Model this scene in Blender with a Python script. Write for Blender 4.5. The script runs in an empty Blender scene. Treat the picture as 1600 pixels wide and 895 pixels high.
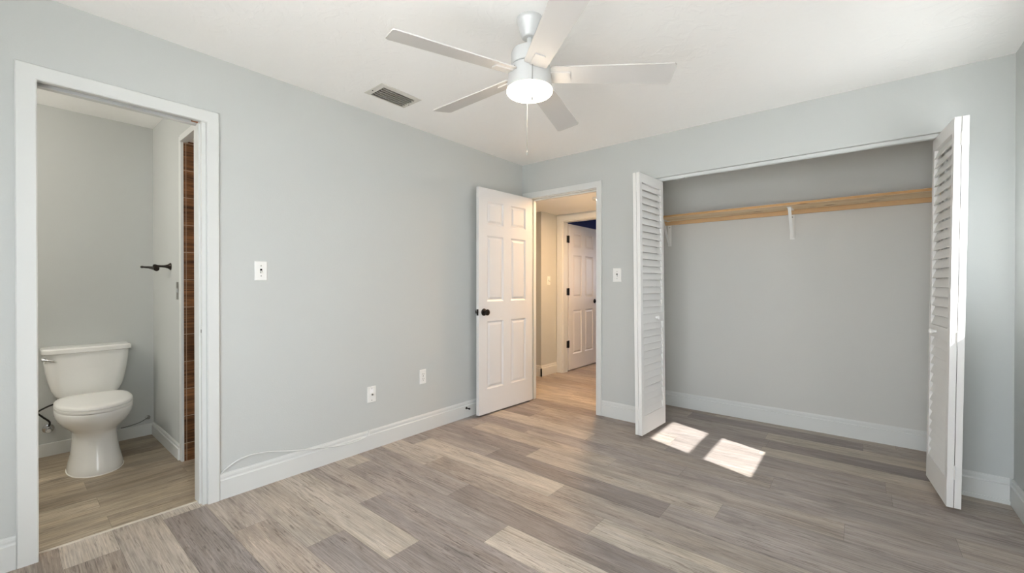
import bpy, bmesh, math, random
from mathutils import Vector, Matrix

S = bpy.context.scene
COL = S.collection
R = math.radians

# ------------------------------------------------------------------ camera, sky, sun, exposure
cam = bpy.data.cameras.new('camera')
cam.sensor_width = 36.0
cam.lens = 14.82
cam.clip_start = 0.02
camera = bpy.data.objects.new('camera', cam)
COL.objects.link(camera)
camera.location = (0.0, 0.0, 1.191)
camera.rotation_euler = (R(90 - 0.234), 0, R(39.53))
S.camera = camera

world = bpy.data.worlds.new('sky')
S.world = world
world.use_nodes = True
bg = world.node_tree.nodes['Background']
bg.inputs[0].default_value = (0.865, 0.905, 1.0, 1)
bg.inputs[1].default_value = 4.8

sun = bpy.data.lights.new('sun', 'SUN')
sun.energy = 9.0
sun.angle = R(0.6)
sun.color = (1.0, 0.965, 0.96)
sun_o = bpy.data.objects.new('sun', sun)
COL.objects.link(sun_o)
sun_o.rotation_euler = Vector((-1, 0.35, -0.985)).to_track_quat('-Z', 'Y').to_euler()

vs = S.view_settings
vs.view_transform = 'Standard'
vs.look = 'None'
vs.gamma = 1.0
vs.use_curve_mapping = False
vs.exposure = 0.91
S.cycles.max_bounces = 14
S.cycles.diffuse_bounces = 10
S.cycles.glossy_bounces = 4
S.cycles.transparent_max_bounces = 8
S.cycles.sample_clamp_indirect = 6.0
S.cycles.caustics_reflective = False
S.cycles.caustics_refractive = False


def lamp(name, kind, loc, energy, color, size=0.1, rot=(0, 0, 0)):
    l = bpy.data.lights.new(name, kind)
    l.energy = energy
    l.color = color
    if kind == 'AREA':
        l.size = size
    else:
        l.shadow_soft_size = size
    o = bpy.data.objects.new(name, l)
    COL.objects.link(o)
    o.location = loc
    o.rotation_euler = rot
    return o


def portal(name, loc, rot, sx, sy):
    o = lamp(name, 'AREA', loc, 1.0, (1, 1, 1), 1.0, rot)
    o.data.shape = 'RECTANGLE'
    o.data.size = sx
    o.data.size_y = sy
    o.data.cycles.is_portal = True


# ------------------------------------------------------------------ key sizes of the place (metres)
XL, XR, YB, YR = -2.737, 0.646, 3.487, -0.62      # bedroom: left, right, back, rear wall faces
H = 2.44
TW = 0.09                                         # back wall thickness
YB2 = YB + TW
XL2 = XL - 0.115
YC = 4.215                                        # closet back wall
XB, YBR = -4.36, 0.775                            # bathroom back wall, bathroom right-hand wall
HX, HY1, HY2 = -3.19, 4.46, 4.83                  # hallway corner
HH = 2.14                                         # hallway ceiling

# ------------------------------------------------------------------ materials


def lin(c):
    out = []
    for v in c:
        v = v / 255.0
        out.append(v / 12.92 if v <= 0.04045 else ((v + 0.055) / 1.055) ** 2.4)
    return (*out, 1.0)


def mat(name, rgb, rough=0.5, metal=0.0, bump=None, spec=0.5, emit=None, coat=0.0):
    """rgb is an sRGB triple; bump = (scale, strength, detail)."""
    m = bpy.data.materials.new(name)
    m.use_nodes = True
    nt = m.node_tree
    b = nt.nodes['Principled BSDF']
    b.inputs['Base Color'].default_value = lin(rgb)
    b.inputs['Roughness'].default_value = rough
    b.inputs['Metallic'].default_value = metal
    b.inputs['Specular IOR Level'].default_value = spec
    b.inputs['Coat Weight'].default_value = coat
    if emit:
        b.inputs['Emission Color'].default_value = (*emit[0], 1)
        b.inputs['Emission Strength'].default_value = emit[1]
    if bump:
        tc = nt.nodes.new('ShaderNodeTexCoord')
        n = nt.nodes.new('ShaderNodeTexNoise')
        n.inputs['Scale'].default_value = bump[0]
        n.inputs['Detail'].default_value = bump[2]
        nt.links.new(tc.outputs['Object'], n.inputs['Vector'])
        bp = nt.nodes.new('ShaderNodeBump')
        bp.inputs['Strength'].default_value = bump[1]
        bp.inputs['Distance'].default_value = 0.004
        nt.links.new(n.outputs['Fac'], bp.inputs['Height'])
        nt.links.new(bp.outputs['Normal'], b.inputs['Normal'])
    return m


def trowel_ceiling():
    """Painted ceiling with skip-trowel texture: scattered raised flakes."""
    m = mat('ceiling_paint', (247, 246, 244), 0.85, spec=0.2)
    nt = m.node_tree
    b = nt.nodes['Principled BSDF']
    tc = nt.nodes.new('ShaderNodeTexCoord')
    n1 = nt.nodes.new('ShaderNodeTexNoise')
    n1.inputs['Scale'].default_value = 9
    n1.inputs['Detail'].default_value = 5
    n1.inputs['Distortion'].default_value = 1.6
    rp = nt.nodes.new('ShaderNodeValToRGB')
    rp.color_ramp.elements[0].position = 0.50
    rp.color_ramp.elements[1].position = 0.60
    n2 = nt.nodes.new('ShaderNodeTexNoise')
    n2.inputs['Scale'].default_value = 60
    n2.inputs['Detail'].default_value = 3
    ad = nt.nodes.new('ShaderNodeMath')
    ad.operation = 'MULTIPLY_ADD'
    ad.inputs[1].default_value = 0.35
    bp = nt.nodes.new('ShaderNodeBump')
    bp.inputs['Strength'].default_value = 0.12
    bp.inputs['Distance'].default_value = 0.006
    L = nt.links.new
    L(tc.outputs['Object'], n1.inputs['Vector'])
    L(tc.outputs['Object'], n2.inputs['Vector'])
    L(n1.outputs['Fac'], rp.inputs['Fac'])
    L(n2.outputs['Fac'], ad.inputs[0])
    L(rp.outputs['Color'], ad.inputs[2])
    L(ad.outputs[0], bp.inputs['Height'])
    L(bp.outputs['Normal'], b.inputs['Normal'])
    return m


def wood_floor(name, along_x, contrast=1.0):
    """Vinyl plank: every plank face carries its own 'tone' colour and 'seed'; grain runs along the plank."""
    m = bpy.data.materials.new(name)
    m.use_nodes = True
    nt = m.node_tree
    N, L = nt.nodes.new, nt.links.new
    b = nt.nodes['Principled BSDF']
    tc = N('ShaderNodeTexCoord')
    sep = N('ShaderNodeSeparateXYZ')
    L(tc.outputs['Object'], sep.inputs[0])
    lo, ac = ('X', 'Y') if along_x else ('Y', 'X')
    tone = N('ShaderNodeAttribute')
    tone.attribute_name = 'tone'
    seed = N('ShaderNodeAttribute')
    seed.attribute_name = 'seed'

    def vec(sl, sa, sz):
        def mul(sock, k):
            x = N('ShaderNodeMath')
            x.operation = 'MULTIPLY'
            x.inputs[1].default_value = k
            L(sock, x.inputs[0])
            return x.outputs[0]
        c = N('ShaderNodeCombineXYZ')
        a = N('ShaderNodeMath')
        a.operation = 'MULTIPLY_ADD'
        a.inputs[1].default_value = 17.3
        L(seed.outputs['Fac'], a.inputs[0])
        L(mul(sep.outputs[lo], sl), a.inputs[2])
        L(a.outputs[0], c.inputs[0])
        L(mul(sep.outputs[ac], sa), c.inputs[1])
        L(mul(seed.outputs['Fac'], sz), c.inputs[2])
        return c.outputs[0]

    def noise(v, scale, detail, dist=0.0, rough=0.55):
        n = N('ShaderNodeTexNoise')
        n.inputs['Scale'].default_value = scale
        n.inputs['Detail'].default_value = detail
        n.inputs['Distortion'].default_value = dist
        n.inputs['Roughness'].default_value = rough
        L(v, n.inputs['Vector'])
        return n.outputs['Fac']

    def ramp(s, p0, p1, c0, c1):
        r = N('ShaderNodeValToRGB')
        r.color_ramp.elements[0].position = p0
        r.color_ramp.elements[1].position = p1
        r.color_ramp.elements[0].color = (c0, c0, c0, 1)
        r.color_ramp.elements[1].color = (c1, c1, c1, 1)
        L(s, r.inputs['Fac'])
        return r.outputs['Color']

    def mulc(a, bb):
        x = N('ShaderNodeMix')
        x.data_type = 'RGBA'
        x.blend_type = 'MULTIPLY'
        x.inputs[0].default_value = 1.0
        L(a, x.inputs[6])
        L(bb, x.inputs[7])
        return x.outputs[2]

    def math2(op, a, bb):
        x = N('ShaderNodeMath')
        x.operation = op
        L(a, x.inputs[0])
        if isinstance(bb, float):
            x.inputs[1].default_value = bb
        else:
            L(bb, x.inputs[1])
        return x.outputs[0]

    def tint(fac, a, col, mode='MULTIPLY'):
        x = N('ShaderNodeMix')
        x.data_type = 'RGBA'
        x.blend_type = mode
        L(fac, x.inputs[0])
        L(a, x.inputs[6])
        x.inputs[7].default_value = (*col, 1)
        return x.outputs[2]

    k = contrast
    cloud = ramp(noise(vec(1.8, 9, 3), 1.0, 5, 1.0, 0.6), 0.32, 0.68, 1 - 0.24 * k, 1 + 0.14 * k)
    fine = ramp(noise(vec(5, 200, 5), 1.0, 4, 0.3, 0.65), 0.32, 0.68, 1 - 0.30 * k, 1 + 0.20 * k)
    c = mulc(mulc(tone.outputs['Color'], cloud), fine)
    hue = ramp(noise(vec(1.1, 12, 7), 1.0, 3, 0.6), 0.40, 0.62, 0.0, 1.0)
    c = tint(hue, c, (1.01, 0.985, 0.95))
    # short dark pores, gathered in patches
    patch = ramp(noise(vec(1.6, 11, 13), 1.0, 4, 1.2), 0.42, 0.62, 0.15, 1.0)
    dash = ramp(noise(vec(9, 120, 9), 1.0, 4, 0.8, 0.65), 0.52, 0.62, 0.0, 1.0)
    c = tint(math2('MULTIPLY', math2('MULTIPLY', patch, dash), 0.85 * k), c, (0.46, 0.43, 0.42))
    # pale cerused flecks
    patch2 = ramp(noise(vec(2.3, 14, 21), 1.0, 3, 1.2), 0.50, 0.66, 0.0, 1.0)
    fleck = ramp(noise(vec(10, 120, 17), 1.0, 4, 1.6, 0.65), 0.56, 0.66, 0.0, 1.0)
    c = tint(math2('MULTIPLY', math2('MULTIPLY', patch2, fleck), 0.75 * k), c, (1.45, 1.42, 1.38))
    # cathedral arcs, here and there
    w = N('ShaderNodeTexWave')
    w.wave_type = 'RINGS'
    w.rings_direction = 'Z'
    w.inputs['Scale'].default_value = 1.0
    w.inputs['Distortion'].default_value = 6.0
    w.inputs['Detail'].default_value = 2.0
    w.inputs['Detail Scale'].default_value = 1.2
    L(vec(3.0, 15, 2), w.inputs['Vector'])
    patch3 = ramp(noise(vec(1.4, 8, 31), 1.0, 2, 0.5), 0.54, 0.66, 0.0, 1.0)
    arc = ramp(w.outputs['Fac'], 0.25, 0.75, 0.0, 1.0)
    c = tint(math2('MULTIPLY', math2('MULTIPLY', patch3, arc), 0.45 * k), c, (0.62, 0.60, 0.58))
    # dark knots
    knot = ramp(noise(vec(3.5, 24, 11), 1.0, 5, 1.6, 0.65), 0.66, 0.78, 0.0, 1.0)
    c = tint(math2('MULTIPLY', knot, 0.8 * k), c, (0.50, 0.47, 0.44))
    L(c, b.inputs['Base Color'])
    b.inputs['Roughness'].default_value = 0.42
    b.inputs['Specular IOR Level'].default_value = 0.35
    bp = N('ShaderNodeBump')
    bp.inputs['Strength'].default_value = 0.08
    bp.inputs['Distance'].default_value = 0.002
    L(fine, bp.inputs['Height'])
    L(bp.outputs['Normal'], b.inputs['Normal'])
    return m


def pine():
    """Knotty pine: grain along X with a few dark knots."""
    m = mat('pine_wood', (214, 176, 128), 0.6, spec=0.25)
    nt = m.node_tree
    N, L = nt.nodes.new, nt.links.new
    b = nt.nodes['Principled BSDF']
    tc = N('ShaderNodeTexCoord')
    mp = N('ShaderNodeMapping')
    mp.inputs['Scale'].default_value = (1.2, 22, 40)
    n = N('ShaderNodeTexNoise')
    n.inputs['Scale'].default_value = 1.0
    n.inputs['Detail'].default_value = 5
    n.inputs['Distortion'].default_value = 0.7
    r = N('ShaderNodeValToRGB')
    r.color_ramp.elements[0].position = 0.3
    r.color_ramp.elements[0].color = lin((216, 180, 134))
    r.color_ramp.elements[1].position = 0.62
    r.color_ramp.elements[1].color = lin((238, 217, 184))
    mk = N('ShaderNodeMapping')
    mk.inputs['Scale'].default_value = (3.2, 9, 9)
    v = N('ShaderNodeTexVoronoi')
    v.inputs['Scale'].default_value = 1.0
    rk = N('ShaderNodeValToRGB')
    rk.color_ramp.elements[0].position = 0.07
    rk.color_ramp.elements[0].color = (1, 1, 1, 1)
    rk.color_ramp.elements[1].position = 0.17
    rk.color_ramp.elements[1].color = (0, 0, 0, 1)
    mx = N('ShaderNodeMix')
    mx.data_type = 'RGBA'
    mx.inputs[7].default_value = lin((128, 82, 48))
    L(tc.outputs['Object'], mp.inputs['Vector'])
    L(tc.outputs['Object'], mk.inputs['Vector'])
    L(mp.outputs[0], n.inputs['Vector'])
    L(n.outputs['Fac'], r.inputs['Fac'])
    L(mk.outputs[0], v.inputs['Vector'])
    L(v.outputs['Distance'], rk.inputs['Fac'])
    L(rk.outputs['Color'], mx.inputs[0])
    L(r.outputs['Color'], mx.inputs[6])
    L(mx.outputs[2], b.inputs['Base Color'])
    return m


def shower_tile():
    """Dark walnut-look wall tile, rows 0.184 m high with pale grout."""
    m = mat('walnut_tile', (90, 58, 36), 0.3, spec=0.5)
    nt = m.node_tree
    N, L = nt.nodes.new, nt.links.new
    b = nt.nodes['Principled BSDF']
    tc = N('ShaderNodeTexCoord')
    sp = N('ShaderNodeSeparateXYZ')
    L(tc.outputs['Object'], sp.inputs[0])

    def math_(op, a, k=None, bb=None):
        x = N('ShaderNodeMath')
        x.operation = op
        L(a, x.inputs[0])
        if k is not None:
            x.inputs[1].default_value = k
        if bb is not None:
            L(bb, x.inputs[1])
        return x.outputs[0]
    z = math_('ADD', sp.outputs['Z'], 0.066)
    z = math_('DIVIDE', z, 0.1842)
    row = math_('FLOOR', z)
    fr = math_('FRACT', z)
    wn = N('ShaderNodeTexWhiteNoise')
    wn.noise_dimensions = '1D'
    L(row, wn.inputs['W'])
    g1 = math_('LESS_THAN', fr, 0.02)
    # vertical joint just inside the opening
    yj = math_('COMPARE', sp.outputs['Y'], 0.797)
    yj.node.inputs[2].default_value = 0.0015
    gr = math_('MAXIMUM', g1, None, yj)
    cb = N('ShaderNodeCombineXYZ')
    L(math_('MULTIPLY', sp.outputs['Y'], 4.0), cb.inputs[0])
    L(math_('MULTIPLY', sp.outputs['Z'], 45.0), cb.inputs[1])
    L(math_('MULTIPLY', wn.outputs['Value'], 50.0), cb.inputs[2])
    n = N('ShaderNodeTexNoise')
    n.inputs['Scale'].default_value = 1.0
    n.inputs['Detail'].default_value = 6
    n.inputs['Distortion'].default_value = 1.4
    L(cb.outputs[0], n.inputs['Vector'])
    r = N('ShaderNodeValToRGB')
    r.color_ramp.elements[0].position = 0.3
    r.color_ramp.elements[0].color = lin((58, 34, 20))
    r.color_ramp.elements[1].position = 0.68
    r.color_ramp.elements[1].color = lin((140, 96, 62))
    L(n.outputs['Fac'], r.inputs['Fac'])
    hv = N('ShaderNodeHueSaturation')
    L(r.outputs['Color'], hv.inputs['Color'])
    mr = N('ShaderNodeMapRange')
    mr.inputs['To Min'].default_value = 0.65
    mr.inputs['To Max'].default_value = 1.2
    L(wn.outputs['Value'], mr.inputs['Value'])
    L(mr.outputs[0], hv.inputs['Value'])
    mx = N('ShaderNodeMix')
    mx.data_type = 'RGBA'
    mx.inputs[7].default_value = lin((176, 158, 138))
    L(gr, mx.inputs[0])
    L(hv.outputs['Color'], mx.inputs[6])
    L(mx.outputs[2], b.inputs['Base Color'])
    return m


def glass():
    m = bpy.data.materials.new('window_glass')
    m.use_nodes = True
    nt = m.node_tree
    nt.nodes.remove(nt.nodes['Principled BSDF'])
    t = nt.nodes.new('ShaderNodeBsdfTransparent')
    t.inputs[0].default_value = (0.95, 0.97, 0.96, 1)
    g = nt.nodes.new('ShaderNodeBsdfGlossy')
    g.inputs['Roughness'].default_value = 0.02
    mx = nt.nodes.new('ShaderNodeMixShader')
    mx.inputs[0].default_value = 0.05
    nt.links.new(t.outputs[0], mx.inputs[1])
    nt.links.new(g.outputs[0], mx.inputs[2])
    nt.links.new(mx.outputs[0], nt.nodes['Material Output'].inputs[0])
    return m


WALL = mat('grey_wall_paint', (196, 198, 196), 0.7, bump=(150, 0.10, 2), spec=0.25)
WALL_LIGHTENED = mat('closet_wall_paint', (205, 204, 200), 0.75, bump=(150, 0.10, 2), spec=0.2)  # same grey wall paint, lightened to stand in for light in the closet
NAVY = mat('navy_wall_paint', (32, 46, 104), 0.7, bump=(150, 0.10, 2), spec=0.25)
CEIL = trowel_ceiling()
TRIM = mat('white_trim_paint', (214, 215, 213), 0.4, spec=0.4, bump=(12, 0.03, 2))
DOOR = mat('white_door_paint', (226, 224, 223), 0.38, spec=0.4)
LOUV = mat('white_louver_paint', (226, 224, 221), 0.42, spec=0.4)
EXT = mat('stucco_exterior', (205, 200, 190), 0.9, bump=(60, 0.3, 3))
VINYL = mat('white_window_vinyl', (235, 236, 235), 0.35)
PLASTIC = mat('white_plastic', (236, 235, 232), 0.3)
SHADOWGAP = mat('dark_slot', (28, 26, 24), 0.8, spec=0.1)
BRONZE = mat('dark_bronze', (52, 46, 42), 0.28, metal=0.85)
BLACK = mat('black_metal', (22, 20, 20), 0.4, metal=0.5)
CHROME = mat('chrome', (205, 205, 205), 0.12, metal=1.0)
NICKEL = mat('brushed_nickel', (150, 148, 142), 0.35, metal=1.0)
SILVER = mat('satin_silver', (205, 206, 206), 0.42, metal=0.25, spec=0.4)
BLADE = mat('matte_silver_blade', (205, 202, 199), 0.5, spec=0.35)
LAMPGLASS = mat('lit_opal_glass', (250, 246, 238), 0.3, emit=((1.0, 0.82, 0.60), 14.0))
HALLGLASS = mat('lit_hall_diffuser', (250, 240, 220), 0.3, emit=((1.0, 0.63, 0.33), 380.0))
PORCELAIN = mat('white_porcelain', (243, 242, 239), 0.12, spec=0.5, coat=0.4)
SEATP = mat('white_seat_plastic', (243, 242, 239), 0.22)
RUBBER = mat('white_rubber', (225, 224, 220), 0.6)
CABLE = mat('white_cable_jacket', (216, 217, 216), 0.45)
BRAID = mat('dark_braided_hose', (40, 38, 36), 0.45, metal=0.3)
CAULK = mat('white_caulk', (232, 230, 224), 0.6)
PINE = pine()
PINE_SHADED_CLEAT = mat('pine_cleat_wood', (204, 168, 124), 0.65, bump=(40, 0.2, 3))  # darker pine copy: the cleat's shade is put into its colour
PINE_SHADED_EDGE = mat('pine_edge_grain', (196, 150, 98), 0.65, bump=(40, 0.2, 3))  # darker pine copy: front edge's shade is put into its colour
RAWWOOD = mat('raw_stud_wood', (170, 104, 60), 0.8)
TILE = shower_tile()
GLASS = glass()
FLOOR = wood_floor('grey_vinyl_plank', True)
BATHFLOOR = wood_floor('tan_wood_tile', False, 1.15)
DUCT = mat('grey_duct_metal', (104, 99, 92), 0.6)
VENTM = mat('vent_paint', (214, 211, 203), 0.5)
BOUNCE_GROUND = mat('pale_concrete', (226, 224, 220), 0.95, bump=(40, 0.3, 4))  # unseen ground, kept pale to bounce light up to the ceiling

# ------------------------------------------------------------------ mesh helpers


class MB:
    """Collects shapes into one bmesh and links it as ONE mesh object."""

    def __init__(self):
        self.bm = bmesh.new()
        self.mats = []

    def mi(self, m):
        if m not in self.mats:
            self.mats.append(m)
        return self.mats.index(m)

    def _fin(self, verts, m, bev=0.0, seg=1):
        fs = {f for v in verts for f in v.link_faces}
        if m is not None:
            i = self.mi(m)
            for f in fs:
                f.material_index = i
        if bev:
            es = {e for f in fs for e in f.edges}
            bmesh.ops.bevel(self.bm, geom=list(es), offset=bev, segments=seg, affect='EDGES', profile=0.5)

    def box(self, x0, x1, y0, y1, z0, z1, m=None, bev=0.0, seg=1, mtx=None):
        bm = self.bm
        v = [bm.verts.new((x, y, z)) for x in (x0, x1) for y in (y0, y1) for z in (z0, z1)]
        for q in ((0, 1, 3, 2), (4, 6, 7, 5), (0, 4, 5, 1), (2, 3, 7, 6), (0, 2, 6, 4), (1, 5, 7, 3)):
            bm.faces.new([v[i] for i in q])
        if mtx is not None:
            for a in v:
                a.co = mtx @ a.co
        self._fin(v, m, bev, seg)
        return self

    def rings(self, rings, m=None, cap0=True, cap1=True, closed=True):
        bm = self.bm
        rr = [[bm.verts.new(p) for p in r] for r in rings]
        n = len(rr[0])
        for a, b in zip(rr, rr[1:]):
            for i in range(n if closed else n - 1):
                j = (i + 1) % n
                bm.faces.new((a[i], a[j], b[j], b[i]))
        if cap0:
            bm.faces.new(rr[0][::-1])
        if cap1:
            bm.faces.new(rr[-1])
        self._fin([v for r in rr for v in r], m)
        return self

    def lathe(self, prof, m=None, n=40, mtx=None, cap0=True, cap1=True):
        """prof: (radius, z) from one end to the other."""
        rings = []
        for r, z in prof:
            ring = []
            for k in range(n):
                a = 2 * math.pi * k / n
                p = Vector((max(r, 1e-4) * math.cos(a), max(r, 1e-4) * math.sin(a), z))
                ring.append(mtx @ p if mtx is not None else p)
            rings.append(ring)
        return self.rings(rings, m, cap0, cap1)

    def tube(self, pts, rad, m=None, n=10):
        pts = [Vector(p) for p in pts]
        rads = rad if isinstance(rad, (list, tuple)) else [rad] * len(pts)
        rings = []
        up = Vector((0, 0, 1))
        prev = None
        for i, p in enumerate(pts):
            t = (pts[min(i + 1, len(pts) - 1)] - pts[max(i - 1, 0)]).normalized()
            a = prev if prev is not None else (up if abs(t.z) < 0.9 else Vector((1, 0, 0)))
            s = (a - t * a.dot(t)).normalized()
            prev = s
            u = t.cross(s)
            rings.append([p + rads[i] * (math.cos(2 * math.pi * k / n) * s + math.sin(2 * math.pi * k / n) * u) for k in range(n)])
        return self.rings(rings, m)

    def prism(self, poly, axis, a, b, m=None):
        """Extrude a 2-D polygon along an axis: 'x' takes (y,z), 'y' takes (x,z), 'z' takes (x,y)."""
        def P(p, t):
            return {'x': (t, p[0], p[1]), 'y': (p[0], t, p[1]), 'z': (p[0], p[1], t)}[axis]
        return self.rings([[P(p, a) for p in poly], [P(p, b) for p in poly]], m)

    def build(self, name, m=None, parent=None, smooth=None, mtx=None):
        bm = self.bm
        bmesh.ops.recalc_face_normals(bm, faces=bm.faces)
        me = bpy.data.meshes.new(name)
        if mtx is not None:
            bm.transform(mtx)
        bm.to_mesh(me)
        bm.free()
        for x in (self.mats or [m]):
            me.materials.append(x)
        if smooth:
            me.shade_smooth()
            me.set_sharp_from_angle(angle=R(smooth))
        o = bpy.data.objects.new(name, me)
        COL.objects.link(o)
        if parent is not None:
            o.parent = parent
        return o


def struct(o, label=None, cat=None):
    o['kind'] = 'structure'
    if label:
        o['label'] = label
        o['category'] = cat
    return o


def tag(o, label, cat, group=None):
    o['label'] = label
    o['category'] = cat
    o['kind'] = 'thing'
    if group:
        o['group'] = group
    return o


def thing(name, label, cat, loc=(0, 0, 0), rot=(0, 0, 0), group=None):
    o = bpy.data.objects.new(name, None)
    o.empty_display_size = 0.05
    COL.objects.link(o)
    o.location = loc
    o.rotation_euler = rot
    return tag(o, label, cat, group)


def dup(root, loc=None):
    """A thing with copies of its parts and sub-parts."""
    c = root.copy()
    COL.objects.link(c)
    if loc is not None:
        c.location = loc
    for ch in [o for o in bpy.data.objects if o.parent is root]:
        d = ch.copy()
        COL.objects.link(d)
        d.parent = c
        for g in [o for o in bpy.data.objects if o.parent is ch]:
            e = g.copy()
            COL.objects.link(e)
            e.parent = d
    return c


def smoothpath(pts, n=6):
    """Catmull-Rom through the points."""
    P = [Vector(p) for p in pts]
    out = []
    for i in range(len(P) - 1):
        a, b, c, d = P[max(i - 1, 0)], P[i], P[i + 1], P[min(i + 2, len(P) - 1)]
        for k in range(n):
            t = k / n
            out.append(0.5 * ((2 * b) + (c - a) * t + (2 * a - 5 * b + 4 * c - d) * t * t + (3 * b - a - 3 * c + d) * t ** 3))
    out.append(P[-1])
    return out


# ------------------------------------------------------------------ floors
rng = random.Random(11)
TONES = {'L': (181, 171, 160), 'K': (171, 161, 151), 'M': (161, 151, 143), 'T': (159, 147, 137), 'G': (156, 147, 142), 'D': (142, 133, 129)}
TONE_GAIN = 1.10
ROWS = {  # row: (x of a board end, {board index counted from that end: tone}); rows are 0.1795 m wide
    -1: (-1.9, {-1: 'T', 0: 'M'}), 0: (-2.565, {-1: 'L', 0: 'T', 1: 'M'}), 1: (-1.75, {-1: 'K', 0: 'G'}), 2: (-1.5, {-1: 'D', 0: 'M'}),
    3: (-1.1, {-2: 'M', -1: 'T', 0: 'G'}), 4: (-1.93, {-1: 'K', 0: 'D', 1: 'M'}), 5: (-1.578, {-1: 'L', 0: 'D', 1: 'L'}),
    6: (-2.10, {-1: 'M', 0: 'D', 1: 'M'}), 7: (-2.56, {-1: 'L', 0: 'G', 1: 'L', 2: 'G'}), 8: (-1.795, {-1: 'G', 0: 'D', 1: 'G'}),
    9: (-2.222, {-1: 'K', 0: 'T', 1: 'L', 2: 'M'}), 10: (-2.57, {-1: 'G', 0: 'L', 1: 'M', 2: 'G'}),
    11: (-2.01, {-1: 'G', 0: 'D', 1: 'G', 2: 'M'}), 12: (-1.79, {-1: 'D', 0: 'K', 1: 'G', 2: 'M'}),
    13: (-1.275, {-1: 'K', 0: 'M', 1: 'G'}), 14: (-2.09, {-1: 'D', 0: 'G', 1: 'G', 2: 'M'}), 15: (-1.625, {-1: 'L', 0: 'M', 1: 'G'}),
    16: (-2.3, {-1: 'D', 0: 'M', 1: 'G', 2: 'G'}), 17: (-1.1, {-1: 'M', 0: 'G', 1: 'M'}), 18: (-0.55, {-1: 'G', 0: 'L'}),
    19: (-1.75, {-1: 'K', 0: 'G', 1: 'D', 2: 'D'}), 20: (-0.565, {-2: 'L', -1: 'G', 0: 'L'}), 21: (-1.2, {-1: 'M', 0: 'D', 1: 'M'}),
}


def planks(name, rects, width, org, length, material, base_col, along_x=True, rows=None, tones='MTGKDL'):
    me = bpy.data.meshes.new(name)
    V, F, tone, seed = [], [], [], []
    for (x0, x1, y0, y1) in rects:
        a0, a1, b0, b1 = (x0, x1, y0, y1) if along_x else (y0, y1, x0, x1)
        k0 = math.floor((b0 - org) / width)
        k1 = math.ceil((b1 - org) / width)
        for k in range(k0, k1):
            r2 = random.Random(k * 7919 + 5)
            j = r2.uniform(0, length)
            spec = {}
            if rows and k in rows:
                j, spec = rows[k]
            n0 = math.floor((a0 - j) / length)
            n1 = math.ceil((a1 - j) / length)
            for n in range(n0, n1):
                r3 = random.Random(k * 1013 + n * 131 + 3)
                t = spec.get(n) or r3.choice(tones)
                u0, u1 = max(a0, j + n * length) + .0004, min(a1, j + (n + 1) * length) - .0004
                w0, w1 = max(b0, org + k * width) + .0004, min(b1, org + (k + 1) * width) - .0004
                if u1 - u0 < .004 or w1 - w0 < .004:
                    continue
                b = len(V)
                q = ((u0, w0), (u1, w0), (u1, w1), (u0, w1))
                V += [(p[0], p[1], 0) if along_x else (p[1], p[0], 0) for p in q]
                F.append((b, b + 1, b + 2, b + 3) if along_x else (b + 3, b + 2, b + 1, b))
                jit = r3.uniform(-5, 5)
                c = lin([v + jit for v in TONES[t]])
                tone.append([v * TONE_GAIN for v in c[:3]] + [1])
                seed.append(r3.uniform(0, 1))
        # slab below, seen only as the hairline seams
        b = len(V)
        V += [(x, y, z) for x in (x0, x1) for y in (y0, y1) for z in (-.06, -.0012)]
        for q in ((0, 1, 3, 2), (4, 6, 7, 5), (0, 4, 5, 1), (2, 3, 7, 6), (0, 2, 6, 4), (1, 5, 7, 3)):
            F.append(tuple(b + i for i in q))
            tone.append(base_col)
            seed.append(0)
    me.from_pydata(V, [], F)
    cols, seeds = [], []
    for p in me.polygons:
        for _ in p.loop_indices:
            cols += tone[p.index]
            seeds.append(seed[p.index])
    me.attributes.new('tone', 'FLOAT_COLOR', 'CORNER')
    me.attributes.new('seed', 'FLOAT', 'CORNER')
    me.attributes['tone'].data.foreach_set('color', cols)
    me.attributes['seed'].data.foreach_set('value', seeds)
    me.update()
    me.materials.append(material)
    o = bpy.data.objects.new(name, me)
    COL.objects.link(o)
    return struct(o)


planks('floor', [(-2.797, XR + .06, YR - .05, 3.39), (-4.4, XR + .06, 3.39, 4.83), (-4.4, -0.9, 4.83, 8.1)], 0.1795, 0.16, 1.22, FLOOR, (.05, .045, .04, 1), True, ROWS)
TONES.update({'a': (176, 162, 142), 'b': (164, 150, 131), 'c': (152, 139, 122)})
planks('floor_bathroom', [(-4.45, -2.812, -1.3, YBR + 1.0)], 0.157, -2.983, 0.92, BATHFLOOR, (.06, .05, .04, 1), False,
       {0: (0.343, {-1: 'b', 0: 'b'}), -1: (0.8, {-1: 'a'}), -2: (0.336, {-1: 'a', 0: 'b'}), -3: (.75, {-1: 'c'})}, 'abc')
struct(MB().box(-2.812, -2.797, 0.05, 0.72, -.05, .004, bev=.0015).build('trim_7', mat('threshold_metal', (205, 196, 182), .4)))

# ------------------------------------------------------------------ walls and ceilings


def wall(name, boxes, m=WALL):
    b = MB()
    for q in boxes:
        b.box(*q)
    return struct(b.build(name, m))


# bath opening in the left wall: Y .677-.. -> jambs line it
BO0, BO1, BOZ = 0.085, 0.707, 2.075
wall('wall_left', [(XL2, XL, YR - .1, BO0, 0, H), (XL2, XL, BO1, YB, 0, H), (XL2, XL, BO0, BO1, BOZ + .04, H)])
DO0, DO1, DOZ = -2.645, -1.858, 2.085                       # bedroom door rough opening
CO0, CO1, COZ = -1.345, 0.385, 2.082                        # closet opening
wall('wall_back', [(XL2, DO0, YB, YB2, 0, H), (DO1, CO0, YB, YB2, 0, H), (CO1, XR + .12, YB, YB2, 0, H),
                   (DO0, DO1, YB, YB2, DOZ, H), (CO0, CO1, YB, YB2, COZ, H)])
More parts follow.
